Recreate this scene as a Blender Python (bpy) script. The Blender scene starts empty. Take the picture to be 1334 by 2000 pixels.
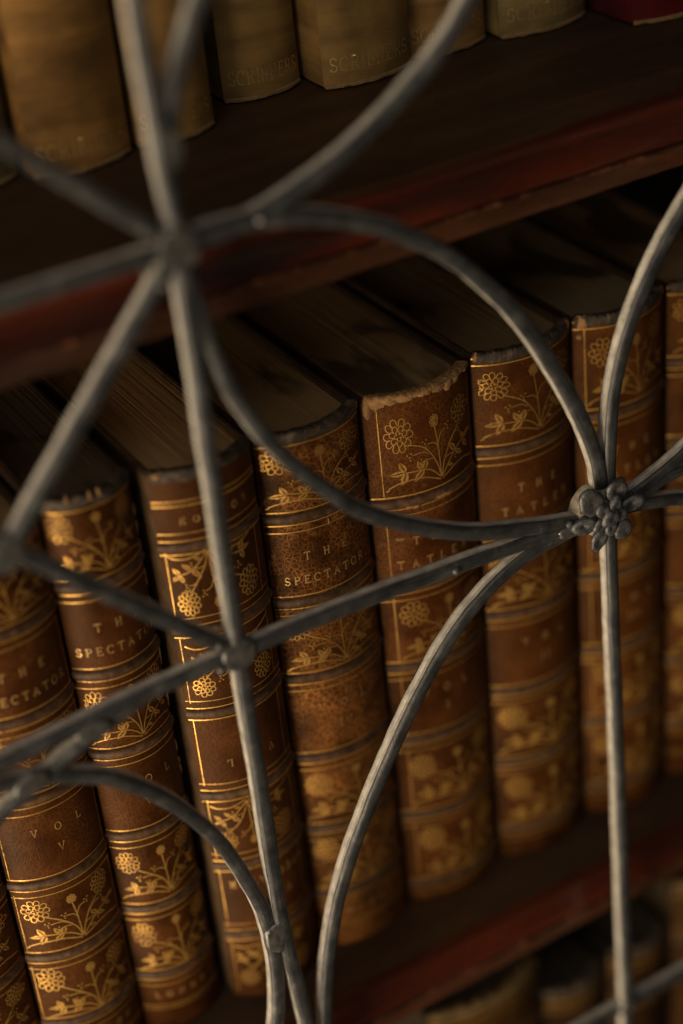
import bpy, math, random
from mathutils import Vector, Matrix, noise

# ------------------------------------------------------------------ camera
sc = bpy.context.scene
COL = sc.collection
cam_d = bpy.data.cameras.new("camera"); cam = bpy.data.objects.new("camera", cam_d); COL.objects.link(cam)
RI = Vector((0.856096606, -0.508631430, -0.091611513))
DN = Vector((-0.338960503, -0.418779484, -0.842454462))
FW = Vector((0.390133795, 0.752275091, -0.530921661))
M = Matrix.Identity(4)
for i in range(3):
    M[i][0] = RI[i]; M[i][1] = -DN[i]; M[i][2] = -FW[i]
M.translation = Vector((-0.235801539, -0.425212695, 0.474324334))
cam.matrix_world = M
cam_d.sensor_fit = 'VERTICAL'; cam_d.sensor_height = 36.0; cam_d.lens = 3656.0 / 2000 * 36
cam_d.clip_start = 0.01; cam_d.clip_end = 50
cam_d.dof.use_dof = True; cam_d.dof.focus_distance = 0.568; cam_d.dof.aperture_fstop = 3.3
sc.camera = cam
sc.view_settings.view_transform = 'Standard'; sc.view_settings.look = 'None'
sc.view_settings.exposure = 0.12; sc.view_settings.gamma = 1.0

# ------------------------------------------------------------------ room light
w = bpy.data.worlds.new("World"); sc.world = w; w.use_nodes = True
bg = w.node_tree.nodes['Background']; bg.inputs[0].default_value = (1.0, 0.80, 0.60, 1); bg.inputs[1].default_value = 0.020

def area(name, loc, target, size, sy, power, col):
    d = bpy.data.lights.new(name, 'AREA'); d.shape = 'RECTANGLE'; d.size = size; d.size_y = sy
    d.energy = power; d.color = col
    o = bpy.data.objects.new(name, d); COL.objects.link(o); o.location = loc
    o.rotation_euler = (Vector(target) - Vector(loc)).to_track_quat('-Z', 'Y').to_euler()
    return o
area("window_light", (-1.15, -0.54, -0.16), (0, 0, 0.12), 0.62, 1.4, 23.0, (1.0, 0.80, 0.55))
area("ceiling_bounce", (-0.75, -1.0, 1.45), (0, 0, 0.15), 1.1, 0.5, 3.6, (1.0, 0.92, 0.84))

# ------------------------------------------------------------------ helpers
def mesh_obj(name, verts, faces, mat, parent=None, smooth=True, sharp=None):
    me = bpy.data.meshes.new(name); me.from_pydata([tuple(v) for v in verts], [], faces)
    if smooth:
        me.polygons.foreach_set('use_smooth', [True] * len(me.polygons))
    me.update()
    if sharp is not None:
        me.set_sharp_from_angle(angle=math.radians(sharp))
    me.materials.append(mat)
    o = bpy.data.objects.new(name, me); COL.objects.link(o)
    if parent: o.parent = parent
    return o

def thing(name, loc, label, cat, group=None, kind=None):
    o = bpy.data.objects.new(name, None); COL.objects.link(o); o.location = loc; o.empty_display_size = 0.02
    o['label'] = label; o['category'] = cat
    if group: o['group'] = group
    return o

class MB:
    def __init__(s): s.v = []; s.f = []
    def add(s, vs, fs):
        n = len(s.v); s.v += vs; s.f += [tuple(i + n for i in f) for f in fs]
    def build(s, name, mat, parent=None, smooth=True, sharp=None):
        return mesh_obj(name, s.v, s.f, mat, parent, smooth, sharp)

def fbm(p, sc_=1.0, o=3):
    return noise.fractal(Vector(p) * sc_, 0.8, 2.0, o)

def catmull(pts, n=8):
    P = [Vector(p) for p in pts]
    if len(P) == 2: return [P[0].lerp(P[1], i / n) for i in range(n + 1)]
    P = [P[0] * 2 - P[1]] + P + [P[-1] * 2 - P[-2]]
    out = []
    for i in range(1, len(P) - 2):
        a, b, c, d = P[i - 1:i + 3]
        for k in range(n):
            t = k / n
            out.append(0.5 * ((2 * b) + (c - a) * t + (2 * a - 5 * b + 4 * c - d) * t * t + (3 * b - a - 3 * c + d) * t ** 3))
    out.append(P[-2]); return out

# ------------------------------------------------------------------ materials
def nt(name):
    m = bpy.data.materials.new(name); m.use_nodes = True
    return m, m.node_tree.nodes, m.node_tree.links, m.node_tree.nodes['Principled BSDF']

def N(ns, t, **kw):
    n = ns.new(t)
    for k, v in kw.items():
        if k.startswith('i_'): n.inputs[k[2:].replace('_', ' ')].default_value = v
        else: setattr(n, k, v)
    return n

def ramp(ns, pts):
    r = ns.new('ShaderNodeValToRGB'); e = r.color_ramp.elements
    e[0].position, e[0].color = pts[0][0], (*pts[0][1], 1)
    e[1].position, e[1].color = pts[-1][0], (*pts[-1][1], 1)
    for p, c in pts[1:-1]:
        x = e.new(p); x.color = (*c, 1)
    return r
def g3(x): return (x, x, x)

def mixc(ns, ls, fac, a, b, mode='MIX'):
    m = ns.new('ShaderNodeMix'); m.data_type = 'RGBA'; m.blend_type = mode
    for i, v in ((0, fac), (6, a), (7, b)):
        if hasattr(v, 'links'): ls.new(v, m.inputs[i])
        else: m.inputs[i].default_value = v if i == 0 else (*v, 1)
    return m.outputs[2]

def coords(ns, ls, scale=(1, 1, 1), seed=0):
    tc = ns.new('ShaderNodeTexCoord'); mp = ns.new('ShaderNodeMapping')
    ls.new(tc.outputs['Object'], mp.inputs[0]); mp.inputs['Scale'].default_value = scale
    mp.inputs['Location'].default_value = (seed * .37, seed * .91, seed * .53)
    return mp.outputs[0]

def noise_n(ns, ls, vec, scale, detail=4, rough=.6, dist=0):
    n = N(ns, 'ShaderNodeTexNoise'); n.inputs['Scale'].default_value = scale; n.inputs['Detail'].default_value = detail
    n.inputs['Roughness'].default_value = rough; n.inputs['Distortion'].default_value = dist
    ls.new(vec, n.inputs['Vector']); return n.outputs['Fac']

def bump(ns, ls, bsdf, parts, dist=0.0003):
    prev = None
    for h, st in parts:
        b = ns.new('ShaderNodeBump'); b.inputs['Strength'].default_value = st; b.inputs['Distance'].default_value = dist
        ls.new(h, b.inputs['Height'])
        if prev: ls.new(prev, b.inputs['Normal'])
        prev = b.outputs[0]
    ls.new(prev, bsdf.inputs['Normal'])

def leather(name, base, light, crack=0.5, seed=0, rub=.5, rough=.5, cell=600):
    m, ns, ls, b = nt(name)
    v = coords(ns, ls, seed=seed)
    # slightly warped lookup so the grain is irregular
    nw = N(ns, 'ShaderNodeTexNoise'); nw.inputs['Scale'].default_value = 300; ls.new(v, nw.inputs['Vector'])
    va = N(ns, 'ShaderNodeVectorMath', operation='SCALE'); ls.new(nw.outputs['Color'], va.inputs[0]); va.inputs['Scale'].default_value = .0018
    vb = N(ns, 'ShaderNodeVectorMath', operation='ADD'); ls.new(v, vb.inputs[0]); ls.new(va.outputs[0], vb.inputs[1])
    vo = N(ns, 'ShaderNodeTexVoronoi', feature='DISTANCE_TO_EDGE'); vo.inputs['Scale'].default_value = cell; ls.new(vb.outputs[0], vo.inputs['Vector'])
    er = ramp(ns, [(0.0, g3(1)), (0.13, g3(0))]); ls.new(vo.outputs['Distance'], er.inputs[0])
    vo2 = N(ns, 'ShaderNodeTexVoronoi', feature='DISTANCE_TO_EDGE'); vo2.inputs['Scale'].default_value = cell * 2.3; ls.new(vb.outputs[0], vo2.inputs['Vector'])
    er2 = ramp(ns, [(0.0, g3(.7)), (0.12, g3(0))]); ls.new(vo2.outputs['Distance'], er2.inputs[0])
    mx = N(ns, 'ShaderNodeMath', operation='MAXIMUM'); ls.new(er.outputs[0], mx.inputs[0]); ls.new(er2.outputs[0], mx.inputs[1])
    nm = noise_n(ns, ls, v, 70, 3, .6); nr = ramp(ns, [(0.35, g3(0.1)), (0.65, g3(1))]); ls.new(nm, nr.inputs[0])
    mc = N(ns, 'ShaderNodeMath', operation='MULTIPLY'); ls.new(mx.outputs[0], mc.inputs[0]); ls.new(nr.outputs[0], mc.inputs[1])
    mc2 = N(ns, 'ShaderNodeMath', operation='MULTIPLY'); ls.new(mc.outputs[0], mc2.inputs[0]); mc2.inputs[1].default_value = crack
    # broad tone
    nb = noise_n(ns, ls, v, 35, 5, .65)
    base = (base[0] * .66, base[1] * .60, base[2] * .60); dark = tuple(c * .42 for c in base)
    br = ramp(ns, [(0.3, dark), (0.5, base), (0.75, tuple(c * 1.5 for c in base))]); ls.new(nb, br.inputs[0])
    c1 = mixc(ns, ls, mc2.outputs[0], br.outputs[0], light)
    # rubbed scuffs
    sv = coords(ns, ls, scale=(1, 1, .45), seed=seed + 3)
    ns_ = noise_n(ns, ls, sv, 420, 6, .75); sr = ramp(ns, [(0.60, g3(0)), (0.72, g3(1))]); ls.new(ns_, sr.inputs[0])
    nb2 = noise_n(ns, ls, v, 55, 2, .5); sr2 = ramp(ns, [(0.5, g3(0)), (0.7, g3(rub))]); ls.new(nb2, sr2.inputs[0])
    ms = N(ns, 'ShaderNodeMath', operation='MULTIPLY'); ls.new(sr.outputs[0], ms.inputs[0]); ls.new(sr2.outputs[0], ms.inputs[1])
    c2 = mixc(ns, ls, ms.outputs[0], c1, tuple(min(1, c * 1.3) for c in light))
    ls.new(c2, b.inputs['Base Color'])
    rr = ramp(ns, [(0.3, g3(rough - .12)), (0.7, g3(rough + .12))]); ls.new(nb, rr.inputs[0]); ls.new(rr.outputs[0], b.inputs['Roughness'])
    b.inputs['Specular IOR Level'].default_value = .25; b.inputs['Specular Tint'].default_value = (1, .75, .5, 1)
    inv = N(ns, 'ShaderNodeMath', operation='SUBTRACT'); inv.inputs[0].default_value = 1; ls.new(mx.outputs[0], inv.inputs[1])
    fn = noise_n(ns, ls, v, 1500, 3, .6)
    bump(ns, ls, b, [(inv.outputs[0], .25), (fn, .25), (nb, .5)], .00025)
    return m

def gilt(name, col=(.90, .51, .125), under=(.20, .085, .02), wear=.5, seed=0, rough=.42):
    m, ns, ls, b = nt(name)
    v = coords(ns, ls, seed=seed)
    n1 = noise_n(ns, ls, v, 900, 4, .7); n2 = noise_n(ns, ls, v, 65, 4, .65)
    ad = N(ns, 'ShaderNodeMath', operation='ADD'); ls.new(n1, ad.inputs[0]); ls.new(n2, ad.inputs[1])
    r = ramp(ns, [(wear - .12, g3(0.0)), (wear + .06, g3(1))]); 
    hf = N(ns, 'ShaderNodeMath', operation='MULTIPLY'); ls.new(ad.outputs[0], hf.inputs[0]); hf.inputs[1].default_value = .5
    ls.new(hf.outputs[0], r.inputs[0])
    c = mixc(ns, ls, r.outputs[0], under, col); ls.new(c, b.inputs['Base Color'])
    mm = N(ns, 'ShaderNodeMath', operation='MULTIPLY'); ls.new(r.outputs[0], mm.inputs[0]); mm.inputs[1].default_value = .8; ls.new(mm.outputs[0], b.inputs['Metallic']); b.inputs['Roughness'].default_value = rough
    bump(ns, ls, b, [(n1, .35)], .0002)
    return m

def simple(name, base, var=.5, scale=80, rough=.6, metal=0.0, seed=0, sc3=(1, 1, 1), bstr=.3, bsc=400, dark=.5, lite=1.5, spec=.5):
    m, ns, ls, b = nt(name); v = coords(ns, ls, scale=sc3, seed=seed)
    n = noise_n(ns, ls, v, scale, 5, .65)
    r = ramp(ns, [(0.5 - var * .4, tuple(c * dark for c in base)), (0.5, base), (0.5 + var * .4, tuple(min(1, c * lite) for c in base))])
    ls.new(n, r.inputs[0]); ls.new(r.outputs[0], b.inputs['Base Color'])
    b.inputs['Roughness'].default_value = rough; b.inputs['Metallic'].default_value = metal
    b.inputs['Specular IOR Level'].default_value = spec
    n2 = noise_n(ns, ls, v, bsc, 4, .6); bump(ns, ls, b, [(n2, bstr)], .0004)
    return m

def wood(name, a, bcol, rough=.4, seed=0, coat=.0, bs=.25):
    m, ns, ls, b = nt(name); v = coords(ns, ls, scale=(1, 9, 9), seed=seed)
    n = noise_n(ns, ls, v, 9, 4, .5, .5); n2 = noise_n(ns, ls, v, 260, 4, .7)
    v3 = coords(ns, ls, seed=seed + 5); n3 = noise_n(ns, ls, v3, 18, 4, .6)
    r = ramp(ns, [(0.3, a), (0.7, bcol)]); ls.new(n, r.inputs[0])
    r2 = ramp(ns, [(0.35, g3(.55)), (0.65, g3(1.0))]); ls.new(n2, r2.inputs[0])
    c = mixc(ns, ls, 1.0, r.outputs[0], r2.outputs[0], 'MULTIPLY')
    r3 = ramp(ns, [(0.3, g3(.6)), (0.7, g3(1.0))]); ls.new(n3, r3.inputs[0])
    c = mixc(ns, ls, 1.0, c, r3.outputs[0], 'MULTIPLY')
    ls.new(c, b.inputs['Base Color'])
    rr = ramp(ns, [(0.3, g3(rough + .15)), (0.7, g3(rough - .1))]); ls.new(n3, rr.inputs[0]); ls.new(rr.outputs[0], b.inputs['Roughness'])
    b.inputs['Coat Weight'].default_value = coat; b.inputs['Coat Roughness'].default_value = .3
    bump(ns, ls, b, [(n2, bs), (n3, .3)], .0003)
    return m

def pages(name, base, seed=0, stain=.5, stain_col=(.022, .014, .008), lines=1.0):
    m, ns, ls, b = nt(name)
    v = coords(ns, ls, scale=(1, .012, .05), seed=seed)
    n = noise_n(ns, ls, v, 2600, 3, .7)
    v2 = coords(ns, ls, scale=(1, .03, .05), seed=seed + 1); n2 = noise_n(ns, ls, v2, 330, 3, .6)
    r = ramp(ns, [(0.32, tuple(c * (1 - .35 * lines) for c in base)), (0.55, base), (0.8, tuple(c * 1.35 for c in base))]); ls.new(n, r.inputs[0])
    r2 = ramp(ns, [(0.36, g3(1 - .5 * max(0, lines - .6))), (0.5, g3(1))]); ls.new(n2, r2.inputs[0])
    c = mixc(ns, ls, 1.0, r.outputs[0], r2.outputs[0], 'MULTIPLY')
    v3 = coords(ns, ls, scale=(1, .55, 1), seed=seed + 2); n3 = noise_n(ns, ls, v3, 42, 3, .45, .4)
    r3 = ramp(ns, [(1 - stain - .03, g3(0)), (1 - stain + .05, g3(.80))]); ls.new(n3, r3.inputs[0])
    c = mixc(ns, ls, r3.outputs[0], c, stain_col)
    ls.new(c, b.inputs['Base Color']); b.inputs['Roughness'].default_value = .75
    b.inputs['Specular IOR Level'].default_value = .2
    bump(ns, ls, b, [(n, .5)], .0002)
    return m

def lead_mat(name, seed=0):
    m, ns, ls, b = nt(name); v = coords(ns, ls, seed=seed)
    n1 = noise_n(ns, ls, v, 160, 5, .7); n2 = noise_n(ns, ls, v, 1300, 4, .7); n3 = noise_n(ns, ls, v, 45, 3, .5)
    r = ramp(ns, [(0.3, (.055, .056, .060)), (0.55, (.105, .106, .110)), (0.75, (.21, .205, .195))]); ls.new(n1, r.inputs[0])
    r2 = ramp(ns, [(0.66, g3(0)), (0.74, g3(.7))]); ls.new(n2, r2.inputs[0])
    c = mixc(ns, ls, r2.outputs[0], r.outputs[0], (.26, .235, .19))
    r3 = ramp(ns, [(0.58, g3(0)), (0.72, g3(.45))]); ls.new(n3, r3.inputs[0])
    c = mixc(ns, ls, r3.outputs[0], c, (.15, .19, .155))
    uv = ns.new('ShaderNodeUVMap'); mp = ns.new('ShaderNodeMapping'); ls.new(uv.outputs[0], mp.inputs[0]); mp.inputs['Scale'].default_value = (55, 46, 1)
    st = noise_n(ns, ls, mp.outputs[0], 1.0, 5, .7)
    r4 = ramp(ns, [(0.36, g3(.55)), (0.52, g3(1.0)), (0.68, g3(1.75))]); ls.new(st, r4.inputs[0])
    c = mixc(ns, ls, .8, c, r4.outputs[0], 'MULTIPLY')
    ls.new(c, b.inputs['Base Color']); b.inputs['Metallic'].default_value = .65
    rr = ramp(ns, [(0.3, g3(.30)), (0.7, g3(.50))]); ls.new(n1, rr.inputs[0]); ls.new(rr.outputs[0], b.inputs['Roughness'])
    bump(ns, ls, b, [(n1, .4), (n2, .3), (st, .45)], .0004)
    return m

# ------------------------------------------------------------------ bookcase
bc = thing('bookcase', (0, 0.09, -0.30), 'dark mahogany bookcase with reddish moulded shelf edges holding rows of old books', 'bookcase')
m_top = wood('dark shelf wood', (.055, .026, .011), (.12, .058, .024), .6, 1, bs=.35)
m_red = wood('red mahogany edge', (.032, .0055, .0018), (.135, .020, .0042), .36, 4, coat=.6, bs=.12)
m_edge = wood('rubbed mahogany bead', (.05, .016, .006), (.12, .040, .015), .4, 9, coat=.2)
m_back = wood('back board wood', (.010, .006, .004), (.022, .012, .007), .6, 6)

m_fil = simple('rubbed fillet varnish', (.045, .016, .007), .45, 170, .4, seed=12, bsc=900, lite=5.5, dark=.6, sc3=(1, .2, .2))
def shelf(z, thick, tilt):
    # board, then a moulded front strip in three bands
    pts_board = [(-.0165, 0), (.215, 0), (.215, -thick * .8), (-.0165, -thick * .8)]
    prof_red = [(-.0165, .0001), (-.0195, .0002), (-.0207, -.0004), (-.0211, -.0015), (-.0207, -.0026), (-.0194, -.0036), (-.0188, -.0050),
                (-.0193, -.0062), (-.0206, -.0078), (-.0216, -.0100), (-.0218, -.0118), (-.0212, -.0134), (-.0204, -.0140), (-.0165, -.0140)]
    prof_low = [(-.0165, -.0141), (-.0210, -.0141), (-.0217, -.0147), (-.0219, -.0158), (-.0218, -.0185), (-.0214, -.0203), (-.0205, -.0212), (-.0165, -.0212)]
    def sweep(prof, name, mat, nx=140, x0=-.55, x1=.55, rough=0):
        mb = MB(); vs = []; fs = []; n = len(prof)
        for i in range(nx + 1):
            x = x0 + (x1 - x0) * i / nx
            for j, (py, pz) in enumerate(prof):
                d = rough * fbm((x * 160, j * 1.7 + z * 40, 0), 1, 3) if rough else 0
                vs.append((x, py + d - .09, pz + z + .30 + tilt * x + d * .6))
        for i in range(nx):
            for j in range(n):
                a = i * n + j; b2 = i * n + (j + 1) % n
                fs.append((a, a + n, b2 + n, b2))
        fs += [tuple(range(n))[::-1], tuple(nx * n + k for k in range(n))]
        fs = [f[::-1] for f in fs]
        return mesh_obj(name, vs, fs, mat, bc, True, 35)
    s = sweep(pts_board, 'shelf', m_top, 4)
    e = sweep(prof_red, 'shelf_edge', m_red, 200, rough=.00018); e.parent = s
    e2 = sweep(prof_low, 'bead', m_edge, 260, rough=.00025); e2.parent = s
    e3 = sweep([(-.0205, -.01385), (-.0215, -.0137), (-.0221, -.0142), (-.0219, -.0149), (-.0205, -.0150)], 'fillet', m_fil, 500, rough=.0003); e3.parent = s
shelf(.2815, .022, -.0085)
shelf(0.0, .024, .004)
shelf(-.30, .024, 0)
mb = MB()
vs = [(-.55, .105, -.05), (.55, .105, -.05), (.55, .125, -.05), (-.55, .125, -.05)]
vs += [(x, y, .85) for x, y, z in vs]
mb.add(vs, [(3, 2, 1, 0), (4, 5, 6, 7), (0, 1, 5, 4), (1, 2, 6, 5), (2, 3, 7, 6), (3, 0, 4, 7)])
mb.build('back_panel', m_back, bc, False)

# ------------------------------------------------------------------ stroke font (serif capitals), unit height
def arcp(cx, cy, rx, ry, a0, a1, n=10):
    return [(cx + rx * math.cos(math.radians(a0 + (a1 - a0) * i / n)), cy + ry * math.sin(math.radians(a0 + (a1 - a0) * i / n))) for i in range(n + 1)]
s_ = .11
F = {
 'T': (.8, [[(.4, 0), (.4, 1)], [(.02, .82), (.02, 1), (.78, 1), (.78, .82)], [(.27, 0), (.53, 0)]]),
 'H': (.86, [[(.15, 0), (.15, 1)], [(.7, 0), (.7, 1)], [(.15, .5), (.7, .5)], [(.02, 0), (.28, 0)], [(.57, 0), (.83, 0)], [(.02, 1), (.28, 1)], [(.57, 1), (.83, 1)]]),
 'E': (.75, [[(.15, 0), (.15, 1)], [(.02, 1), (.68, 1), (.68, .83)], [(.02, 0), (.7, 0), (.7, .18)], [(.15, .52), (.5, .52)], [(.5, .42), (.5, .62)]]),
 'P': (.75, [[(.15, 0), (.15, 1)], [(.02, 0), (.3, 0)], [(.02, 1), (.4, 1)] + arcp(.4, .74, .28, .26, 90, -90) + [(.15, .48)]]),
 'R': (.85, [[(.15, 0), (.15, 1)], [(.02, 0), (.3, 0)], [(.02, 1), (.4, 1)] + arcp(.4, .75, .26, .25, 90, -90) + [(.15, .5)], [(.4, .5), (.7, 0), (.84, 0)]]),
 'B': (.78, [[(.15, 0), (.15, 1)], [(.02, 1), (.38, 1)] + arcp(.38, .76, .24, .24, 90, -90) + [(.15, .52)], [(.38, .52)] + arcp(.4, .26, .28, .26, 90, -90) + [(.02, 0)]]),
 'D': (.85, [[(.15, 0), (.15, 1)], [(.02, 1), (.3, 1)] + arcp(.33, .5, .44, .5, 90, -90) + [(.02, 0)]]),
 'C': (.85, [arcp(.45, .5, .40, .5, 48, 312, 16), [(.74, .98), (.74, .74)]]),
 'O': (.9, [arcp(.45, .5, .40, .5, 0, 360, 20)]),
 'S': (.68, [arcp(.34, .74, .25, .26, 30, 270, 9) + arcp(.34, .24, .27, .24, 90, -150, 9), [(.57, .98), (.57, .78)], [(.07, .02), (.07, .22)]]),
 'A': (.88, [[(.1, 0), (.44, 1), (.76, 0)], [(.22, .36), (.64, .36)], [(0, 0), (.22, 0)], [(.62, 0), (.88, 0)]]),
 'V': (.85, [[(.1, 1), (.42, 0), (.75, 1)], [(0, 1), (.24, 1)], [(.62, 1), (.86, 1)]]),
 'L': (.75, [[(.15, 0), (.15, 1)], [(.02, 1), (.3, 1)], [(.02, 0), (.68, 0), (.68, .25)]]),
 'I': (.36, [[(.18, 0), (.18, 1)], [(.04, 0), (.32, 0)], [(.04, 1), (.32, 1)]]),
 'N': (.9, [[(.15, 0), (.15, 1), (.72, 0), (.72, 1)], [(.02, 0), (.28, 0)], [(.0, 1), (.18, 1)], [(.6, 1), (.85, 1)]]),
 'X': (.85, [[(.1, 0), (.72, 1)], [(.1, 1), (.74, 0)], [(0, 0), (.22, 0)], [(.6, 0), (.86, 0)], [(0, 1), (.22, 1)], [(.6, 1), (.84, 1)]]),
 '.': (.3, [arcp(.12, .06, .05, .05, 0, 360, 6)]), "'": (.25, [[(.12, 1), (.08, .8)]]), ' ': (.5, []),
}
def text_lines(txt, cx, z, size, gap, bow=0):
    """centred text as 2-D polylines (x, z)"""
    W = sum(F[c][0] * size + gap for c in txt) - gap; x = cx - W / 2; out = []
    for c in txt:
        cw, ls_ = F[c]
        for l in ls_: out.append([(x + p[0] * size * .92, z + p[1] * size) for p in l])
        x += cw * size + gap
    return out

# flower motif, u 0..1 left to right, v 0..1 bottom to top of its panel
def big_flower(cx, cy, rx, ry, rng, n=11):
    out = []
    for ring, (rad, ln, k, ph) in enumerate([(0.62, .42, n, 0), (.34, .30, 7, .3), (.10, .2, 4, .1)]):
        for i in range(k):
            a = 2 * math.pi * (i + ph) / k + rng.uniform(-.06, .06); half = math.pi / k * .98
            l = []
            for t in range(9):
                q = -1 + t / 4.0
                rr = rad + ln * math.sqrt(max(0, 1 - q * q)) * rng.uniform(.94, 1.04); aa = a + q * half
                l.append((cx + rx * rr * math.cos(aa), cy + ry * rr * math.sin(aa)))
            out.append(l)
    return out
def leaf(x0, y0, x1, y1, wd):
    dx, dy = x1 - x0, y1 - y0; l = []
    for s in (1, -1):
        pts = [(x0 + dx * t + s * -dy * wd * math.sin(math.pi * t ** .8) , y0 + dy * t + s * dx * wd * math.sin(math.pi * t ** .8)) for t in [i / 6 for i in range(7)]]
        l += pts if s == 1 else pts[::-1]
    return l
def motif(rng):
    st = []; dots = []; lv = []; thick = []
    j = lambda a: rng.uniform(-a, a)
    fx, fy, gx, gy_, hx, hy = .17 + j(.02), .72 + j(.04), .86 + j(.02), .76 + j(.05), .55 + j(.02), .80 + j(.04)
    st += big_flower(fx, fy, .130 + j(.01), .20 + j(.015), rng, rng.choice((10, 11, 12))) + big_flower(gx, gy_, .110 + j(.01), .17 + j(.015), rng, rng.choice((9, 10, 11))) + big_flower(hx, hy, .045, .075, rng, 8)
    C = lambda *p: [tuple(q[:2]) for q in catmull([(a, b, 0) for a, b in p], 6)]
    thick += [C((fx + .08, fy - .13), (.42, .44 + j(.03)), (.53, .25), (.58, .03)), C((hx, hy - .07), (.565, .42), (.58, .03)), C((gx - .04, gy_ - .16), (.70, .42 + j(.03)), (.625, .22), (.585, .03)),
              C((.57, .03), (.50, .13), (.42, .19), (.22, .22 + j(.02))), C((.59, .03), (.66, .14), (.76, .27), (.90, .34 + j(.03)))]
    st += [C((.46, .37), (.40, .42), (.30, .41)), C((.565, .42), (.52, .49), (.45, .50)), C((.565, .46), (.60, .57), (.66, .61)), C((.68, .38), (.75, .48), (.82, .50)),
           C((.50, .30), (.44, .31), (.38, .29)), C((.63, .24), (.70, .26), (.74, .24))]
    for cx, cy in [(.27, .40), (.43, .51), (.68, .63), (.84, .51), (.36, .29), (.76, .22)]:
        cx += j(.01); cy += j(.015); dots += [(cx - .022, cy + .03), (cx + .016, cy + .045), (cx + .005, cy - .04), (cx, cy)]
    for a in [(.22, .22, .07, .19), (.22, .22, .17, .35), (.23, .21, .18, .07), (.38, .20, .33, .33), (.40, .20, .30, .08), (.40, .20, .43, .33),
              (.76, .27, .70, .39), (.77, .27, .85, .17), (.90, .34, .85, .46), (.90, .34, .98, .42), (.89, .33, .95, .22), (.66, .14, .73, .09)]:
        lv.append(leaf(a[0], a[1], a[2] + j(.012), a[3] + j(.015), .24))
    thick += [C((0, .0), (.17, .09), (.38, .10), (.57, .0)), C((.59, 0), (.76, .09), (.90, .10), (1, .05))]
    return st, thick, dots, lv

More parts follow.
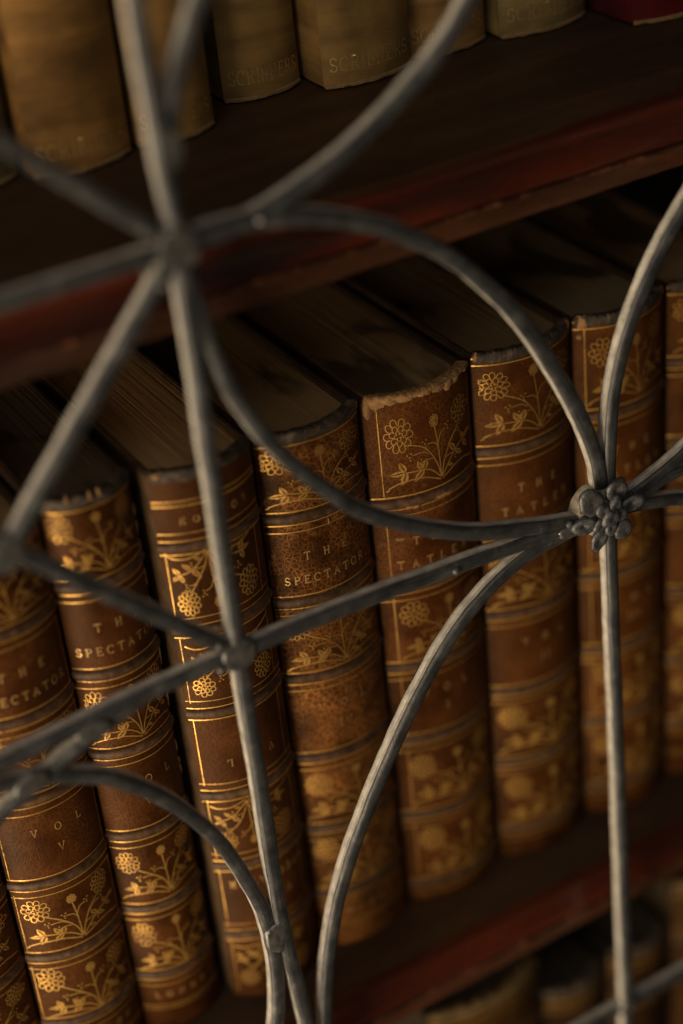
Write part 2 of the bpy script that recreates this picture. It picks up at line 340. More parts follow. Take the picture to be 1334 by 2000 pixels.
# ------------------------------------------------------------------ books
class Book:
    def __init__(s, name, x0, x1, y, z, h, depth, label, group, cat, sag, mats, flip=False, seed=0, lean=0):
        s.w = x1 - x0; s.h = h; s.flip = flip; s.rng = random.Random(seed); s.seed = seed; s.m = mats; s.depth = depth
        s.o = thing(name, ((x0 + x1) / 2, y, z), label, cat, group)
        s.o.rotation_euler = (0, lean, 0)
        s.sag = sag; s.th = 2 * math.atan(2 * sag / s.w); s.R = s.w / (2 * math.sin(s.th))
    def S(s, u, z, off=0.0):
        """point on the rounded spine: u -1..1 across, z up"""
        a = u * s.th; nx, ny = math.sin(a), -math.cos(a)
        d = off + .00022 * fbm((u * 1.3 + s.seed, z * 30, s.seed * 3.1), 1, 2)
        # leather sinks a little towards head and tail
        return (s.R * math.sin(a) + nx * d, s.R - s.R * math.cos(a) + ny * d, z)
    def spine(s, top_rag=0.0, bot_rag=0.0, nu=44, nz=70, thick=.0024, round_=.0008):
        vs = []; fs = []
        zs = [0, .0002, .0008] + [.0016 + (s.h - .0032) * i / nz for i in range(nz + 1)] + [s.h - .0008, s.h - .0002, s.h]
        offs = [-round_, -round_ * .3, 0] + [0] * (nz + 1) + [0, -round_ * .3, -round_]
        for z, of in zip(zs, offs):
            for side in (0, 1):
                for i in range(nu + 1):
                    u = -1 + 2 * i / nu; zz = z; e = 0
                    if z > s.h - .002 and top_rag: zz = z - top_rag * max(0, fbm((u * 5, s.seed, 2), 1, 4) + .25); e = 0
                    if z < .0018 and bot_rag: zz = z + bot_rag * max(0, fbm((u * 4, s.seed, 7), 1, 4) + .2)
                    vs.append(s.S(u, zz, of if side == 0 else -thick))
        row = 2 * (nu + 1); nr = len(zs)
        for k in range(nr - 1):
            for i in range(nu):
                a = k * row + i; fs.append((a, a + 1, a + row + 1, a + row))
                a = k * row + nu + 1 + i; fs.append((a + row, a + row + 1, a + 1, a))
            for i, fl in ((0, 0), (nu, 1)):
                a, b = k * row + i, k * row + nu + 1 + i
                fs.append((a, a + row, b + row, b) if fl == 0 else (b, b + row, a + row, a))
        for k, fl in ((0, 1), (nr - 1, 0)):
            for i in range(nu):
                a = k * row + i; b = a + nu + 1
                f = (a, a + 1, b + 1, b); fs.append(f[::-1] if fl else f)
        return mesh_obj('spine', vs, fs, s.m['leather'], s.o, True, 60)
    def box(s, name, x0, x1, y0, y1, z0, z1, mat, bev=.0006, nseg=1):
        import bmesh
        bm = bmesh.new(); bmesh.ops.create_cube(bm, size=1)
        for v in bm.verts:
            v.co = Vector((x0 if v.co.x < 0 else x1, y0 if v.co.y < 0 else y1, z0 if v.co.z < 0 else z1))
        bmesh.ops.bevel(bm, geom=bm.edges[:], offset=bev, segments=2, affect='EDGES')
        me = bpy.data.meshes.new(name); bm.to_mesh(me); bm.free(); me.materials.append(mat)
        o = bpy.data.objects.new(name, me); COL.objects.link(o); o.parent = s.o
        return o
    def body(s, square=.0028, bt=.0023, page_rag=.0003, top_open=True):
        hw = s.w / 2
        s.box('board', -hw, -hw + bt, s.sag - .0004, s.depth, .0003, s.h - .0008, s.m['board'])
        s.box('board', hw - bt, hw, s.sag - .0004, s.depth, .0003, s.h - .0008, s.m['board'])
        # page block: gatherings of slightly different height, rounded at the back like the spine
        x0, x1 = -hw + bt + .0001, hw - bt - .0001; n = 30; vs = []; fs = []
        for i in range(n):
            a, b = x0 + (x1 - x0) * i / n, x0 + (x1 - x0) * (i + 1) / n
            zt = s.h - square - s.rng.random() ** 2 * page_rag * .3
            k = len(vs)
            for x in (a, b):
                u = max(-1, min(1, x / hw)); yf = s.R - s.R * math.cos(u * s.th) + .0026
                vs += [(x, yf, .003), (x, s.depth - .004, .003), (x, s.depth - .004, zt), (x, yf, zt)]
            fs += [(k + 3, k + 7, k + 6, k + 2), (k, k + 4, k + 7, k + 3), (k + 1, k + 2, k + 6, k + 5), (k, k + 3, k + 2, k + 1), (k + 4, k + 5, k + 6, k + 7), (k, k + 1, k + 5, k + 4)]
        mesh_obj('page_block', vs, fs, s.m['pages'], s.o, False)
    def headcap(s, width=.0030, rise=.0006, rag=.0005, mat=None, u0=-.97, u1=.97, name='headcap', over=.0003, drop=.003):
        """rim of leather turned over the head of the spine"""
        nu = 200; vs = []; fs = []
        prof = [(over, -drop), (over + .0003, -drop * .35), (over, rise * .6), (-width * .25, rise), (-width * .6, rise * .7), (-width, 0), (-width, -drop)]
        for i in range(nu + 1):
            u = u0 + (u1 - u0) * i / nu
            k = rag * fbm((u * 6, s.seed * 1.7, 1), 1, 4); k2 = rag * fbm((u * 4, s.seed * 2.7, 5), 1, 3)
            for j, (of, dz) in enumerate(prof):
                jj = fbm((u * 16, j * 1.1, s.seed), 1, 4) * rag * .5
                x, y, z = s.S(u, s.h + dz + (k + jj if j else k2 * 2.4), of + (k2 * .5 + jj * .6 if 0 < j < 5 else 0))
                vs.append((x, y, z))
        n = len(prof)
        for i in range(nu):
            for j in range(n):
                a = i * n + j; b = i * n + (j + 1) % n; fs.append((a, a + n, b + n, b))
        fs += [tuple(range(n)), tuple(nu * n + k for k in range(n))[::-1]]
        fs = [f[::-1] for f in fs]
        return mesh_obj(name, vs, fs, mat or s.m['cap'], s.o, True, 70)
    def zf(s, z): return s.h - z if s.flip else z
    def uf(s, u): return -u if s.flip else u
    def band(s, z, hgt=.0032, pro=.0010):
        nu = 44; vs = []; fs = []; z = s.zf(z)
        prof = [(-.0002, -.5), (pro * .55, -.42), (pro * .95, -.22), (pro, 0), (pro * .95, .22), (pro * .55, .42), (-.0002, .5)]
        for i in range(nu + 1):
            u = -1 + 2 * i / nu
            k = 1 + .10 * fbm((u * 7, z * 90, s.seed), 1, 3)
            for of, t in prof: vs.append(s.S(u, z + t * hgt, of * k))
        n = len(prof)
        for i in range(nu):
            for j in range(n - 1):
                a = i * n + j; fs.append((a, a + n, a + n + 1, a + 1))
        return mesh_obj('raised_band', vs, fs, s.m['band'], s.o, True)
    def ribbon(s, mb, pts, wd, off=.00011, jit=.15, closed=False):
        """pts are (arc metres from the centre, z); draws a thin strip lying on the spine"""
        n = len(pts)
        if n < 2: return
        vs = []; k = len(mb.v); ph = s.rng.random() * 100
        for i, (x, z) in enumerate(pts):
            a = pts[max(0, i - 1)]; b = pts[min(n - 1, i + 1)]
            dx, dz = b[0] - a[0], b[1] - a[1]; l = math.hypot(dx, dz) or 1
            wv = wd * .5 * (1 + jit * 2 * noise.noise(Vector((i * .7 + ph, s.seed, 0))))
            px, pz = -dz / l * wv, dx / l * wv
            for t in (1, -1):
                xx = x + px * t; zz = z + pz * t
                vs.append(s.S(s.uf(xx / s.R / s.th), s.zf(zz), off))
        fs = []
        for i in range(n - 1):
            f = (2 * i, 2 * i + 1, 2 * i + 3, 2 * i + 2)
            fs.append(f)
        mb.add(vs, fs)
    def hline(s, mb, z, wd, u0=-1, u1=1, off=.00011):
        A = s.R * s.th
        ph = s.rng.uniform(-1, 1) * .00012
        s.ribbon(mb, [(A * (u0 + (u1 - u0) * i / 50), z + ph * math.sin(i * .1)) for i in range(51)], wd, off)
    def vline(s, mb, u, z0, z1, wd):
        A = s.R * s.th
        s.ribbon(mb, [(A * u, z0 + (z1 - z0) * i / 12) for i in range(13)], wd)
    def flowers(s, z0, z1, ul, ur, mirror=False):
        A = s.R * s.th; rng = s.rng; st, thick, dots, lv = motif(rng); wk = rng.uniform(.8, 1.15) * (1.35 if z1 < .09 else 1.0)
        jx, jz = rng.uniform(-.0005, .0005), rng.uniform(-.0003, .0003); mb = MB()
        def P(p):
            u = 1 - p[0] if mirror else p[0]
            if .03 < p[0] < .97: u -= .03 * (1 if not s.flip else -.2)
            return (A * (ul + (ur - ul) * u) + jx, z0 + .0004 + (z1 - z0) * p[1] + jz)
        def dense(l, stp=.0006):
            out = [P(l[0])]
            for q in l[1:]:
                a = out[-1]; b = P(q); d = math.hypot(b[0] - a[0], b[1] - a[1]); k = max(1, int(d / stp))
                out += [(a[0] + (b[0] - a[0]) * t / k, a[1] + (b[1] - a[1]) * t / k) for t in range(1, k + 1)]
            return out
        for l in st: s.ribbon(mb, [P(q) for q in l], .00029 * wk)
        for l in thick: s.ribbon(mb, dense(l), .00038 * wk)
        for x, y in dots:
            c = P((x, y)); s.ribbon(mb, [(c[0] - .00026, c[1]), (c[0] + .00026, c[1])], .0005)
        for l in lv:
            n = len(l) // 2; a = l[:n]; b = l[n:][::-1]
            for sd in (a, b):
                vs = []
                for q, (p, o_) in enumerate(zip(sd, b if sd is a else a)):
                    mid = ((p[0] + o_[0]) / 2, (p[1] + o_[1]) / 2); e = (p[0] * .22 + mid[0] * .78, p[1] * .22 + mid[1] * .78)
                    w2 = 1 if q % 2 else .86; pp = (mid[0] + (p[0] - mid[0]) * w2, mid[1] + (p[1] - mid[1]) * w2)
                    for t in (pp, e):
                        c = P(t); vs.append(s.S(s.uf(c[0] / s.R / s.th), s.zf(c[1]), .00010))
                mb.add(vs, [(2 * i, 2 * i + 1, 2 * i + 3, 2 * i + 2) for i in range(n - 1)])
            ax = [((p[0] + q[0]) / 2, (p[1] + q[1]) / 2) for p, q in zip(a, b)]
        mb.build('gilt_flowers', s.m['gilt'], s.o, True)
    def text(s, txts, name='gilt_lettering', wd=.00040, mat=None):
        mb = MB()
        for t, cx, z, size, gap in txts:
            for l in text_lines(t, cx, z, size, gap): s.ribbon(mb, l if len(l) > 2 else [l[0], ((l[0][0] + l[1][0]) / 2, (l[0][1] + l[1][1]) / 2), l[1]], wd, .00012)
        return mb.build(name, mat or s.m['gilt_dim'], s.o, True)

# shared lower-row materials
cap_dark = simple('worn dark headcap leather', (.042, .028, .017), .6, 260, .7, seed=2, bsc=1200, lite=4.0, dark=.35)
cap_tan = simple('torn tan leather fibres', (.34, .185, .075), .7, 420, .9, seed=3, bsc=1500, bstr=1.0, lite=1.6, dark=.35, spec=.15)
band_m = simple('rubbed grey brown band leather', (.085, .044, .022), .5, 380, .52, seed=5, bsc=1500, lite=1.9, dark=.45, spec=.3)
board_m = simple('dark brown board leather', (.040, .022, .012), .5, 120, .5, seed=6, bsc=900)
board_tan = simple('worn tan board leather', (.085, .048, .022), .6, 160, .55, seed=7, bsc=900)

LZ = dict(flo=[(.183, .2048), (.1220, .1440), (.0590, .0812), (.0268, .0505)], bands=[.1797, .1488, .1190, .0861, .0550, .0253],
          title=(.1740, .1518), vol=(.1140, .0895))
CAN = [0, .0253, .055, .0861, .119, .1488, .1797, .209]
def zmap(zs, h):
    T = [0] + list(zs) + [h]
    def f(z):
        for i in range(7):
            if z <= CAN[i + 1] or i == 6: return T[i] + (T[i + 1] - T[i]) * (z - CAN[i]) / (CAN[i + 1] - CAN[i])
    return f
def leather_book(x0, x1, y, h, label, title, vol, seed, base, light, crack=.5, flip=False, sag=.0068, frame=None, cap='dark', page=(.31, .20, .095), stain=.45,
                 title_dx=0, rag=.00028, wear=.485, side_rule=False, zs=None, board=None, lean=0, head_lines=True, lines=.35, group='brown calf volumes with gilt spines on the middle shelf'):
    mats = dict(leather=leather('brown spine leather', base, light, crack, seed), gilt=gilt('worn gold tooling', seed=seed, wear=wear),
                gilt_dim=gilt('faded gold lettering', (.85, .52, .19), seed=seed + 9, wear=wear + .02, rough=.45),
                band=band_m, board=board or board_m, pages=pages('dusty page edges', page, seed, stain, lines=lines), cap=cap_dark if cap == 'dark' else cap_tan)
    b = Book('book', x0, x1, y, 0.0004, h, .128, label, group, 'book', sag, mats, flip, seed, lean)
    b.spine(top_rag=.0008 if cap == 'dark' else .0016); b.body(page_rag=.0006 if cap != 'rough' else .0012)
    if cap == 'dark': b.headcap(rag=rag)
    else: b.headcap(width=.0032, rise=.0005, rag=.00035, mat=cap_tan, drop=.0016)
    A = b.R * b.th; Z = zmap(zs or [c * h / .209 for c in CAN[1:7]], h)
    fl, fr = frame or (-.93, .93)
    for z in LZ['bands']: b.band(Z(z))
    def rule(z, wd):
        q = MB(); b.hline(q, z, wd); q.build('gilt_rule', mats['gilt'], b.o, True)
    if head_lines:
        for z in (.2076, .2052): rule(h - (.209 - z), .00042)
    for z in LZ['bands']:
        z = Z(z)
        rule(z + .0024, .00046); rule(z - .0022, .00042); rule(z - .0048, .00034)
    if not zs: rule(.0112, .0005); rule(.0095, .0004)
    for z0, z1 in LZ['flo'] + [(LZ['vol'][1], LZ['vol'][0]), (LZ['title'][1], LZ['title'][0])]:
        for u in ((fl - .015, fr + .015) if side_rule else ()):
            q = MB(); b.vline(q, u, Z(z0) - .0012, Z(z1) + (.0012 if z0 > .1 else .0008), .00027); q.build('gilt_rule', mats['gilt'], b.o, True)
    for z0, z1 in LZ['flo']: b.flowers(Z(z0), Z(z1), fl + .02, fr - .02)
    cx = title_dx
    tz = Z(.1642)
    b.text([(title[0], cx, tz, .0026, .0042), (title[1], cx, tz - .0084, .0027, .0011 if len(title[1]) > 7 else .0026)], 'title_lettering')
    b.text([('VOL', cx, Z(.1052), .0026, .0052), (vol, cx, Z(.0970), .0028, .0012)], 'volume_lettering')
    if not zs: b.text([('LONDON', cx, .0150, .0022, .0022)], 'imprint_lettering')
    return b

BR = (.080, .0240, .0038); TAN = (.30, .115, .028)
b0 = leather_book(-.1760, -.1400, .001, .205, 'brown gilt volume cut off by the bottom left corner, only a sliver showing', ('THE', 'SPECTATOR'), 'IV', 11, BR, TAN, .35)
b1 = leather_book(-.1388, -.1062, .001, .205, 'gilt leather volume reading VOL V, in the lower left corner', ('THE', 'SPECTATOR'), 'V', 12, BR, TAN, .35, title_dx=0.001, side_rule=True)
b2 = leather_book(-.1050, -.0772, .002, .209, 'gilt SPECTATOR volume with chipped right joint, left of the upside down book', ('THE', 'SPECTATOR'), 'VI', 13, BR, TAN, .3, title_dx=.0008, rag=.0005, page=(.12, .085, .05), stain=.5)
b3 = leather_book(-.0738, -.0410, -.0035, .2085, 'brown gilt volume shelved upside down with pale ribbed page tops', ('THE', 'SPECTATOR'), 'VII', 14, (.078, .024, .0055), TAN, .2, flip=True, frame=(-.74, .90), side_rule=True,
                  cap='dark', lines=1.1, page=(.52, .32, .14), stain=.2, board=board_tan, head_lines=False, rag=.0004)
b4 = leather_book(-.0385, -.0028, 0.0, .2055, 'finely crackled gilt SPECTATOR volume with a slate coloured head rim, between two bars', ('THE', 'SPECTATOR'), 'IV', 15, (.070, .0215, .0040), (.46, .18, .045), 1.0, title_dx=-.001, page=(.30, .19, .085), stain=.42)
b5 = leather_book(-.0012, .0368, 0.0, .2045, 'gilt TATLER volume with a torn tan headcap and stained page tops', ('THE', 'TATLER'), 'I', 16, (.085, .0235, .0035), (.34, .13, .035), .45, frame=(-.78, .90), side_rule=True, zs=[.0085, .0405, .0735, .1040, .1355, .1670], cap='tan',
                  page=(.31, .20, .095), stain=.40, title_dx=-.001, head_lines=False)
b6 = leather_book(.0384, .0755, 0.0, .2060, 'gilt leather volume with the brightest flower panel, between the torn head and the rosette', ('THE', 'TATLER'), 'II', 17, (.082, .026, .0045), TAN, .3, page=(.21, .135, .062), stain=.42, rag=.0004, zs=[.013, .044, .0755, .1075, .1395, .1710])
b7 = leather_book(.0770, .1130, 0.0, .2055, 'blurred brown gilt volume behind the rosette and the straight lead bar', ('THE', 'TATLER'), 'III', 18, (.098, .031, .0045), TAN, .3, page=(.20, .145, .075), stain=.4, rag=.0004, side_rule=True, zs=[.013, .044, .0755, .107, .139, .170], frame=(-.8, .93))
b8 = leather_book(.1148, .1500, 0.0, .2055, 'blurred brown gilt volume cut off by the right edge of the picture', ('THE', 'TATLER'), 'IV', 19, (.098, .031, .0045), TAN, .3)

# tan chips along the joints and heads, and a worm hole on the upside-down book
def chip(b, u, z, su, sz, seed, name='leather_chip', mat=None, off=.0004):
    rng = random.Random(seed); vs = [b.S(u, z, off)]; n = 12
    for r in (.6, 1.0):
        for i in range(n):
            a = 2 * math.pi * i / n; q = r * rng.uniform(.65, 1.15)
            uu = u + su * q * math.cos(a); uu = max(-1.0, min(1.0, uu))
            vs.append(b.S(uu, z + sz * q * math.sin(a), off * (.9 if r < 1 else -.3)))
    fs = [(0, 1 + i, 1 + (i + 1) % n) for i in range(n)]
    fs += [(1 + i, 1 + n + i, 1 + n + (i + 1) % n, 1 + (i + 1) % n) for i in range(n)]
    mesh_obj(name, vs, fs, mat or cap_tan, b.o, True)
rg = random.Random(5)
for k in range(16): chip(b2, .985, .195 - k * .0065 + rg.uniform(-.002, .002), .02, rg.uniform(.0010, .0032), k, off=.0004)
chip(b2, .97, .145, .03, .005, 77, off=.0006); chip(b2, .97, .128, .03, .003, 78, off=.0006)
for u in (-.45, -.05, .12): chip(b2, u, b2.h - .0002, .035, .0020, int(u * 100) + 300, off=.0008)
for u, s1 in ((-.93, .05), (.90, .06)): chip(b6, u, b6.h - .001, s1, .0022, int(u * 10) + 30, off=.0007)
chip(b7, -.85, b7.h - .0015, .12, .0030, 3, off=.0008); chip(b7, -.9, b7.h - .0065, .06, .0012, 8, off=.0006); chip(b7, .9, b7.h - .001, .08, .002, 4, off=.0007)
chip(b4, .93, b4.h - .001, .05, .0016, 6, off=.0007); chip(b4, -.1, b4.h - .0012, .12, .0008, 9, off=.0006); chip(b4, .03, .1727, .012, .0014, 19, off=.0006)
[chip(b5, uu, b5.h - dz, su, sz, 60 + q, off=.0006) for q, (uu, dz, su, sz) in enumerate([(-.93, .0032, .07, .0044), (-.80, .0016, .14, .0026), (-.6, .0012, .16, .0018), (-.35, .0010, .18, .0016), (-.05, .0010, .2, .0016), (.22, .0012, .16, .0022), (.42, .0014, .15, .0027), (.6, .0010, .14, .0024), (.86, .0006, .1, .0016)])]; chip(b5, .15, .1662, .30, .0009, 22, off=.0011); chip(b5, -.35, .1650, .14, .0007, 25, off=.0009); chip(b5, .45, .1668, .14, .0008, 26, off=.0010); chip(b5, -.6, .1540, .10, .0007, 27, off=.0005)
chip(b3, -.86, b3.h - .001, .10, .0016, 23, off=.0007)
worm = simple('dark worm hole', (.02, .006, .004), .5, 500, .8, seed=8)
chip(b3, -.30, .0585, .035, .0014, 24, 'worm_hole', worm, .0003)

# ------------------------------------------------------------------ upper row: cloth volumes
def cloth(name, base, seed):
    m, ns, ls, b = nt(name); v = coords(ns, ls, seed=seed)
    n1 = noise_n(ns, ls, v, 28, 5, .6); v2 = coords(ns, ls, scale=(.35, .35, 1.6), seed=seed + 1); n2 = noise_n(ns, ls, v2, 60, 4, .6)
    r = ramp(ns, [(0.3, tuple(c * .45 for c in base)), (0.52, base), (0.75, tuple(c * 1.5 for c in base))]); ls.new(n1, r.inputs[0])
    r2 = ramp(ns, [(0.34, g3(.5)), (0.6, g3(1))]); ls.new(n2, r2.inputs[0])
    c = mixc(ns, ls, 1, r.outputs[0], r2.outputs[0], 'MULTIPLY'); ls.new(c, b.inputs['Base Color'])
    b.inputs['Roughness'].default_value = .7; b.inputs['Specular IOR Level'].default_value = .3
    w1 = N(ns, 'ShaderNodeTexWave'); w1.inputs['Scale'].default_value = 420; ls.new(v, w1.inputs['Vector']); w1.bands_direction = 'Z'
    n3 = noise_n(ns, ls, v, 1400, 3, .6)
    bump(ns, ls, b, [(w1.outputs['Fac'], .25), (n3, .4), (n1, .4)], .0003)
    return m
foot_gold = gilt('dull gold foot lettering', (.80, .55, .22), (.45, .27, .10), .46, 40, .5)
cap_olive = simple('frayed cloth tail edge', (.26, .16, .06), .7, 400, .9, seed=13, bsc=1300, bstr=.8, lite=1.6, dark=.4)
def cloth_book(x0, x1, y, h, base, seed, label, lettering=True, sag=.0045, z=None, group='cloth volumes lettered SCRIBNERS at the foot on the upper shelf'):
    zz = (.2815 - .0085 * (x0 + x1) / 2 + .0006) if z is None else z
    mats = dict(leather=cloth('faded spine cloth', base, seed), board=cloth('faded board cloth', tuple(c * .8 for c in base), seed + 2), pages=pages('page edges', (.2, .15, .09), seed, .3), cap=cap_olive)
    b = Book('book', x0, x1, y, zz, h, .12, label, group, 'book', sag, mats, False, seed)
    b.spine(bot_rag=.00012, nu=36, nz=40); b.body()
    # frayed roll along the foot of the spine
    b2_ = b.h; b.h = .0016; o = b.headcap(width=.0022, rise=-.0002, rag=.0001, name='frayed_foot', drop=.0015, over=.0002); b.h = b2_
    if lettering:
        size = .0042; wd = b.R * b.th * 2 * .86; tot = sum(F[c][0] for c in 'SCRIBNERS') * size
        sz = size * min(1, wd / (tot + 8 * .0004)); gap = max(.0001, (wd - tot * sz / size) / 8)
        mb = MB()
        for l in text_lines('SCRIBNERS', 0, .0062, size, 0):
            pass
        W = tot; x = -wd / 2
        sx = wd / (tot + 8 * .0005)
        for c in 'SCRIBNERS':
            for l in F[c][1]: b.ribbon(mb, [(x + p[0] * size * sx * .95, .0052 + p[1] * size) for p in (l if len(l) > 2 else [l[0], ((l[0][0] + l[1][0]) / 2, (l[0][1] + l[1][1]) / 2), l[1]])], .00042)
            x += (F[c][0] * size + .0005) * sx
        mb.build('foot_lettering', foot_gold, b.o, True)
    return b
OL = (.38, .19, .048); OL2 = (.35, .19, .058)
cloth_book(-.1080, -.0768, .052, .20, (.12, .10, .045), 31, 'dark greenish cloth volume peeking in at the top left edge', lettering=False)
cloth_book(-.0740, -.0435, .0465, .21, OL, 32, 'ochre cloth SCRIBNERS volume at the top left, the largest in view')
cloth_book(-.0408, -.0153, .0490, .21, (.33, .18, .05), 33, 'narrow ochre cloth SCRIBNERS volume behind the crossing bars at the top')
cloth_book(-.0045, .0218, .0635, .21, (.29, .17, .05), 34, 'olive brown cloth SCRIBNERS volume just right of the topmost lead bars')
cloth_book(.0240, .0552, .0525, .21, (.31, .18, .055), 35, 'ochre cloth SCRIBNERS volume left of the curved bar with a gap before it')
cloth_book(.0562, .0858, .0570, .21, OL2, 36, 'ochre cloth volume behind the curved lead bar at the top')
cloth_book(.0890, .1222, .0530, .21, (.25, .175, .065), 37, 'greyish olive cloth SCRIBNERS volume beside the red one')
cloth_book(.1265, .1600, .0340, .21, (.13, .006, .008), 38, 'dark red cloth volume at the top right corner', lettering=False, group=None)

# ------------------------------------------------------------------ bottom row: heads of books under the lower shelf
def low_book(x0, x1, top, y, base, seed, label, cap):
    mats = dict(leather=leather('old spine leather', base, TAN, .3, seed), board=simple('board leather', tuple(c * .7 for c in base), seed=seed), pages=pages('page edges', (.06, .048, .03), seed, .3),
                cap=cap, band=band_m, gilt=gilt('worn gold tooling', seed=seed), gilt_dim=foot_gold)
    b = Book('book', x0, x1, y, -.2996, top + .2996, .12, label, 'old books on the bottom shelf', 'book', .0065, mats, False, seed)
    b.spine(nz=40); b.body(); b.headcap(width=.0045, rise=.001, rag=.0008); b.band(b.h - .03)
    for zz_, ww_ in ((b.h - .006, .0006), (b.h - .010, .0005), (b.h - .026, .0005)):
        q = MB(); b.hline(q, zz_, ww_); q.build('gilt_rule', mats['gilt'], b.o, True)
cap_mid = simple('dim tan headcap', (.12, .072, .022), .7, 300, .8, seed=33, bsc=900, lite=1.6, dark=.3)
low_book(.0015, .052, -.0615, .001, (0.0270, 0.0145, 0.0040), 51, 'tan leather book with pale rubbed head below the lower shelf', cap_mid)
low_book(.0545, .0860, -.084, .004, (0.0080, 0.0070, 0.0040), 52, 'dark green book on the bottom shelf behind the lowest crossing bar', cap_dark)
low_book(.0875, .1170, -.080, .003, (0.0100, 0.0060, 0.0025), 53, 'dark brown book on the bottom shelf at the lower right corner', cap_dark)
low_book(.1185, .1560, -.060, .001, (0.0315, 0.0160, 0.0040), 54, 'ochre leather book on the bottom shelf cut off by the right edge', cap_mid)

# ------------------------------------------------------------------ leaded grille
gy = -.035
gr = thing('leaded_grille', (0, gy, -.06), 'grey lead lattice of straight and arched bars with rosette, before the books', 'grille')
lead = lead_mat('aged lead came', 1)
solder = simple('dull solder', (.13, .125, .12), .5, 300, .34, .55, seed=4, bsc=900, lite=1.6)
side_m = simple('came sides painted lit grey', (.44, .41, .36), .6, 260, .7, seed=15, bsc=1400, bstr=.6, lite=1.4, dark=.55)  # paler lead for the came sides: their side-lit look is put into the colour
putty = simple('dried putty', (.30, .26, .19), .6, 500, .85, seed=5, bsc=1400, bstr=.8, lite=1.4, dark=.4)
rose_m = simple('cast lead rosette', (.125, .125, .128), .5, 500, .36, .5, seed=6, bsc=1500, bstr=.6, lite=1.7, dark=.5)
cnt = [0]
# half profile of a came: (across, depth) closed loop; front flange crowned, web recess, rear flange
def came_prof(wd, dp):
    a = wd / 2; d = dp / 2
    h = [(-a * .80, d * .02), (-a, -d * .12), (-a * 1.01, -d * .52), (-a * .95, -d * .80), (-a * .80, -d * .95), (-a * .42, -d * 1.05), (0, -d * 1.09)]
    f = h + [(-x, y) for x, y in h[-2::-1]]
    return f + [(a, d * .2), (a * .98, d * .75), (a * .8, d), (-a * .8, d), (-a * .98, d * .75), (-a, d * .2)]
def bar(pts, name, wd=.0053, dp=.0050, dy=0.0, n=10):
    cnt[0] += 1; k = cnt[0]; wd *= .90; dp *= .98; path = catmull([(p[0], 0, p[1]) for p in pts], n)
    # resample evenly
    out = [path[0]]; step = .0022; acc = 0
    for a, b in zip(path, path[1:]):
        L = (b - a).length
        while acc + L >= step:
            t = (step - acc) / L; a = a.lerp(b, t); L = (b - a).length; out.append(a.copy()); acc = 0
        acc += L
    path = out + [path[-1]]
    vs = []; fs = []; prof = came_prof(wd, dp); m = len(prof); yo = dy + .00006 * k
    for i, p in enumerate(path):
        t = (path[min(i + 1, len(path) - 1)] - path[max(i - 1, 0)]).normalized(); nr = Vector((t.z, 0, -t.x))
        if nr.x < 0 : nr = nr
        wob = 1 + .05 * fbm((i * .16, k * 7.3, 0), 1, 3); sh = .00022 * fbm((i * .10, k * 3.1, 4), 1, 2)
        for j, (a, d) in enumerate(prof):
            e = .00012 * fbm((i * .5, j * 1.3, k * 2.0), 1, 2)
            q = p + nr * (a * wob + sh + (e if a > 0 else -e))
            vs.append((q.x, d + yo + e * .7, q.z + .06))
    for i in range(len(path) - 1):
        for j in range(m):
            a = i * m + j; b = i * m + (j + 1) % m; fs.append((a, a + m, b + m, b))
    fs += [tuple(range(m))[::-1], tuple((len(path) - 1) * m + q for q in range(m))]
    # keep outward normals
    fs = [f[::-1] for f in fs]
    me = mesh_obj(name, vs, fs, lead, gr, True, 50)
    uvl = me.data.uv_layers.new(name='UVMap'); uvs = []
    for q in range((len(path) - 1) * m):
        i, j = divmod(q, m); c = {i * m + j: (i, j), i * m + (j + 1) % m: (i, j + 1), (i + 1) * m + j: (i + 1, j), (i + 1) * m + (j + 1) % m: (i + 1, j + 1)}
        for vi in fs[q]: uvs += [c[vi][0] * step + k * 3.7, c[vi][1] / m]
    uvs += [0.0] * (2 * len(me.data.loops) - len(uvs)); uvl.data.foreach_set('uv', uvs)
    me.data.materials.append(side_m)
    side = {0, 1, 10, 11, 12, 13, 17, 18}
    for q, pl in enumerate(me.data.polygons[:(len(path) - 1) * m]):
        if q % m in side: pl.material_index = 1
    return me
A = (-.0705, .2907); B = (-.0707, .1680); D = (.0576, .1623); Cn = (-.1285, .2256)
bar([(-.0722, .40), (-.0716, .33), A, (-.0706, .23), B, (-.0702, .12), (-.0699, .0672), (-.0662, .0162), (-.0645, -.03)], 'vertical_bar', .0052)
bar([(.0578, .1640), (.0585, .12), (.0600, .05), (.0618, -.05), (.0625, -.10)], 'vertical_bar', .0046)
bar([(-.21, .2905), A], 'horizontal_bar', .0048)
bar([A, (-.1092, .3284), (-.16, .378)], 'diagonal_bar', .0050)
bar([A, (-.1285, .2256)], 'diagonal_bar', .0050)
bar([(-.128, .2262), B], 'diagonal_bar', .0050)
bar([(-.1285, .2256), (-.19, .165)], 'diagonal_bar', .0050)
bar([(-.1285, .2256), (-.19, .289)], 'diagonal_bar', .0050)
bar([B, (-.1035, .1668), (-.1426, .1641), (-.21, .160)], 'horizontal_bar', .0050)
bar([B, (-.030, .1675), (.005, .1655), (.030, .1640), D], 'horizontal_bar', .0050)
bar([A, (-.0626, .2917), (-.0455, .2906), (-.0283, .2855), (-.0121, .2778), (.0029, .2673), (.0157, .2547), (.0282, .2386), (.0395, .2184), (.048, .2001), (.0540, .1819), (.0562, .165)], 'arched_bar', .0054)
bar([(-.0705, .2907), (-.0688, .280), (-.0662, .2650), (-.0640, .2560), (-.0600, .2440), (-.0530, .2295), (-.0427, .2142), (-.0281, .1976), (-.0121, .186), (.0048, .1765), (.0226, .1701), (.045, .1640), (.0576, .1625)], 'arched_bar', .0050)
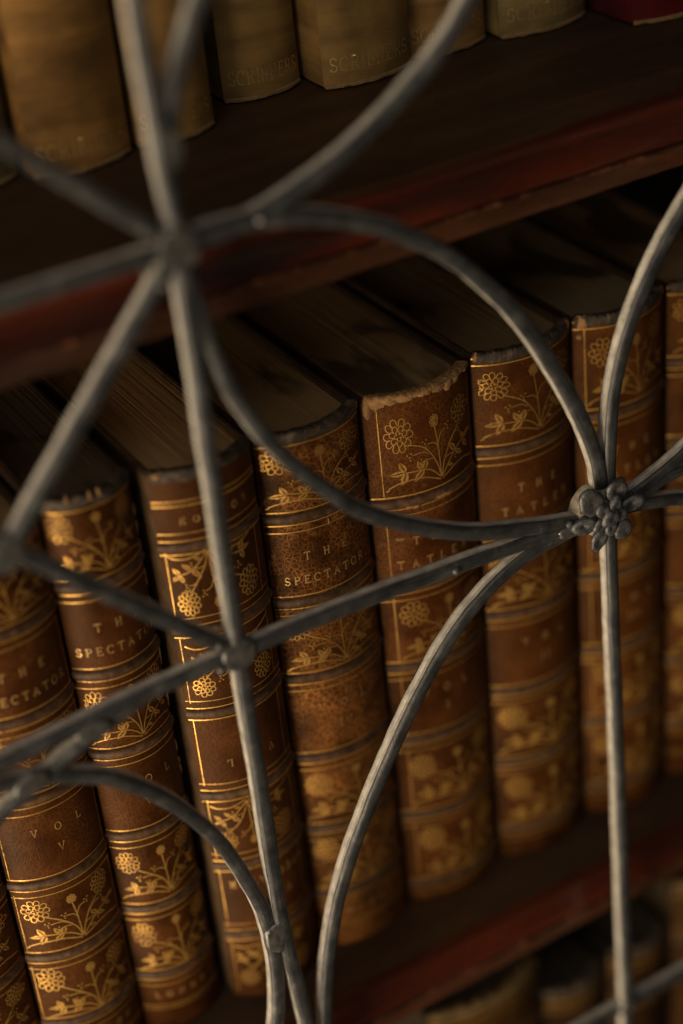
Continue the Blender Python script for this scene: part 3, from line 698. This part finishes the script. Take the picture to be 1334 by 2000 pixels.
bar([(.0590, .1640), (.0585, .1808), (.0608, .2043), (.0675, .2245), (.0767, .2411), (.0880, .2554), (.105, .272), (.13, .288)], 'arched_bar', .0050)
bar([A, (-.0628, .2904), (-.0482, .2921), (-.033, .2966), (-.0173, .303), (-.0012, .3128), (.0102, .3219), (.0178, .3305), (.034, .352), (.046, .38)], 'arched_bar', .0050)
bar([(-.0700, .300), (-.0680, .3190), (-.0641, .3317), (-.0603, .3393), (-.0556, .3478), (-.044, .364), (-.030, .378)], 'arched_bar', .0050)
bar([(.0576, .1615), (.0411, .1612), (.022, .1574), (.0035, .1462), (-.0130, .1277), (-.0261, .1081), (-.0395, .0843), (-.0493, .0619), (-.0558, .0378), (-.0593, .012), (-.060, -.02)], 'arched_bar', .0050)
bar([(-.175, .163), (-.1439, .1572), (-.1257, .1511), (-.1119, .1425), (-.0984, .1277), (-.0865, .1076), (-.0790, .0872), (-.0745, .0686), (-.0738, .0442), (-.0764, .0229), (-.083, .000), (-.092, -.02)], 'arched_bar', .0050)
bar([(-.190, .112), (-.168, .135), (-.1458, .1475), (-.1213, .1587), (-.100, .1660)], 'arched_bar', .0048)
bar([(.0576, .1630), (.070, .1655), (.0873, .1720), (.105, .182), (.13, .201)], 'arched_bar', .0046)
bar([(.0576, .1622), (.073, .1640), (.0873, .1662), (.14, .1655)], 'horizontal_bar', .0040)
bar([(.0576, .1620), (.070, .1600), (.0873, .1551), (.105, .146), (.13, .127)], 'arched_bar', .0046)
bar([(-.10, -.0560), (.0619, -.0555), (.15, -.0535)], 'horizontal_bar', .0046)

def blob(x, z, rx, rz, h, name, mat, seed, y=-.0026, parent=gr, rot=0, rough=.25, power=2.2, base=.0):
    """low irregular dome facing the room"""
    vs = []; fs = []; nr, na = 9, 22
    vs.append((x, y - h, z + .06))
    for r in range(1, nr + 1):
        q = r / nr
        for i in range(na):
            a = 2 * math.pi * i / na
            k = 1 + rough * fbm((math.cos(a) * 1.3 + seed, math.sin(a) * 1.3, q), 1, 3)
            dx, dz = rx * q * k * math.cos(a), rz * q * k * math.sin(a)
            hh = h * (1 - q ** power) ** .6 * (1 + rough * .8 * fbm((dx * 500, dz * 500, seed), 1, 2))
            vs.append((x + dx * math.cos(rot) - dz * math.sin(rot), y - hh + (base if r == nr else 0), z + .06 + dx * math.sin(rot) + dz * math.cos(rot)))
    for i in range(na): fs.append((0, 1 + i, 1 + (i + 1) % na))
    for r in range(nr - 1):
        for i in range(na):
            a = 1 + r * na + i; b = 1 + r * na + (i + 1) % na; fs.append((a, a + na, b + na, b))
    return mesh_obj(name, vs, fs, mat, parent, True)
for i, (x, z, rx, rz, rot) in enumerate([(A[0], A[1], .0070, .0066, 0), (B[0], B[1], .0055, .0055, 0), (Cn[0], Cn[1], .0050, .0050, 0), (-.0722, .0600, .0040, .0065, 0), (-.0690, .316, .0034, .0060, 0),
                                         (-.136, .1545, .0056, .0034, .3), (-.116, .1630, .0056, .0030, .1), (.0619, -.0550, .0036, .0036, 0), (.0440, .1625, .0060, .0026, 0)]):
    blob(x, z, rx, rz, .0005, 'solder_joint', solder, i * 3.3, y=-.0022, rot=rot, base=.0016)
# small bright beads of solder where bars meet
for i, (x, z) in enumerate([(-.0790, .2985), (-.0800, .2880), (-.0765, .2828), (-.0480, .2915), (-.0765, .1735), (-.0770, .1655), (-.0720, .2960), (.0420, .1650), (.0010, .1655)]):
    blob(x, z, .0013, .0012, .0010, 'solder_bead', solder, 50 + i * 1.7, y=-.0020, base=.0016)

# rosette on the crossing
ro = MB()
base_o = blob(.0542, .1648, .0092, .0092, .0022, 'rosette_base', putty, 9.0, y=-.0012, rough=.22, power=3.5, base=.004)
def lump(cx, cz, rx, rz, hgt, rot, seed, name, cup=0.0, y=-.0040, tilt=0):
    """a rounded cast petal, closed, optionally cupped"""
    vs = []; fs = []; nl, na = 9, 16
    for r in range(nl + 1):
        ph = math.pi * r / nl
        for i in range(na):
            a = 2 * math.pi * i / na
            px, pz = math.sin(ph) * math.cos(a), math.sin(ph) * math.sin(a); py = -math.cos(ph)
            k = 1 + .22 * fbm((px * 1.6 + seed, py * 1.4, pz * 1.4), 1, 3)
            yy = py * hgt * k
            if py < 0 and cup: yy += cup * hgt * math.exp(-(px * px + pz * pz) * 5)
            dx, dz = rx * px * k, rz * pz * k
            yy += tilt * dx
            vs.append((cx + dx * math.cos(rot) - dz * math.sin(rot), y + yy, cz + .06 + dx * math.sin(rot) + dz * math.cos(rot)))
    for r in range(nl):
        for i in range(na):
            a = r * na + i; b = r * na + (i + 1) % na; fs.append((a, b, b + na, a + na))
    o = mesh_obj(name, vs, fs, rose_m, base_o, True)
    return o
rc = (.0550, .1642)
for k, (dx, dz, rx, rz, rt, cup, til) in enumerate([(-.0060, .0068, .0050, .0042, 120, .7, .1), (.0034, .0074, .0042, .0040, 65, 1.2, 0), (.0094, .0006, .0046, .0030, 5, 1.0, -.1),
        (.0058, -.0074, .0038, .0036, -50, .4, .1), (-.0036, -.0078, .0040, .0030, -115, .9, 0), (-.0090, -.0004, .0040, .0030, 175, 1.1, .2)]):
    lump(rc[0] + dx, rc[1] + dz, rx, rz, .0015, math.radians(rt), k * 4.4 + 1, 'petal', cup=cup * 1.1, y=-.0040, tilt=til)
for k in range(5):
    a = math.radians(60 + 72 * k); lump(rc[0] + .0038 * math.cos(a), rc[1] + .0038 * math.sin(a), .0032, .0024, .0017, a, 30 + k * 2.2, 'inner_petal', cup=.6, y=-.0048)
lump(rc[0], rc[1], .0036, .0033, .0024, 0, 60, 'boss', cup=.5, y=-.0052)
print('objects', len(bpy.data.objects))
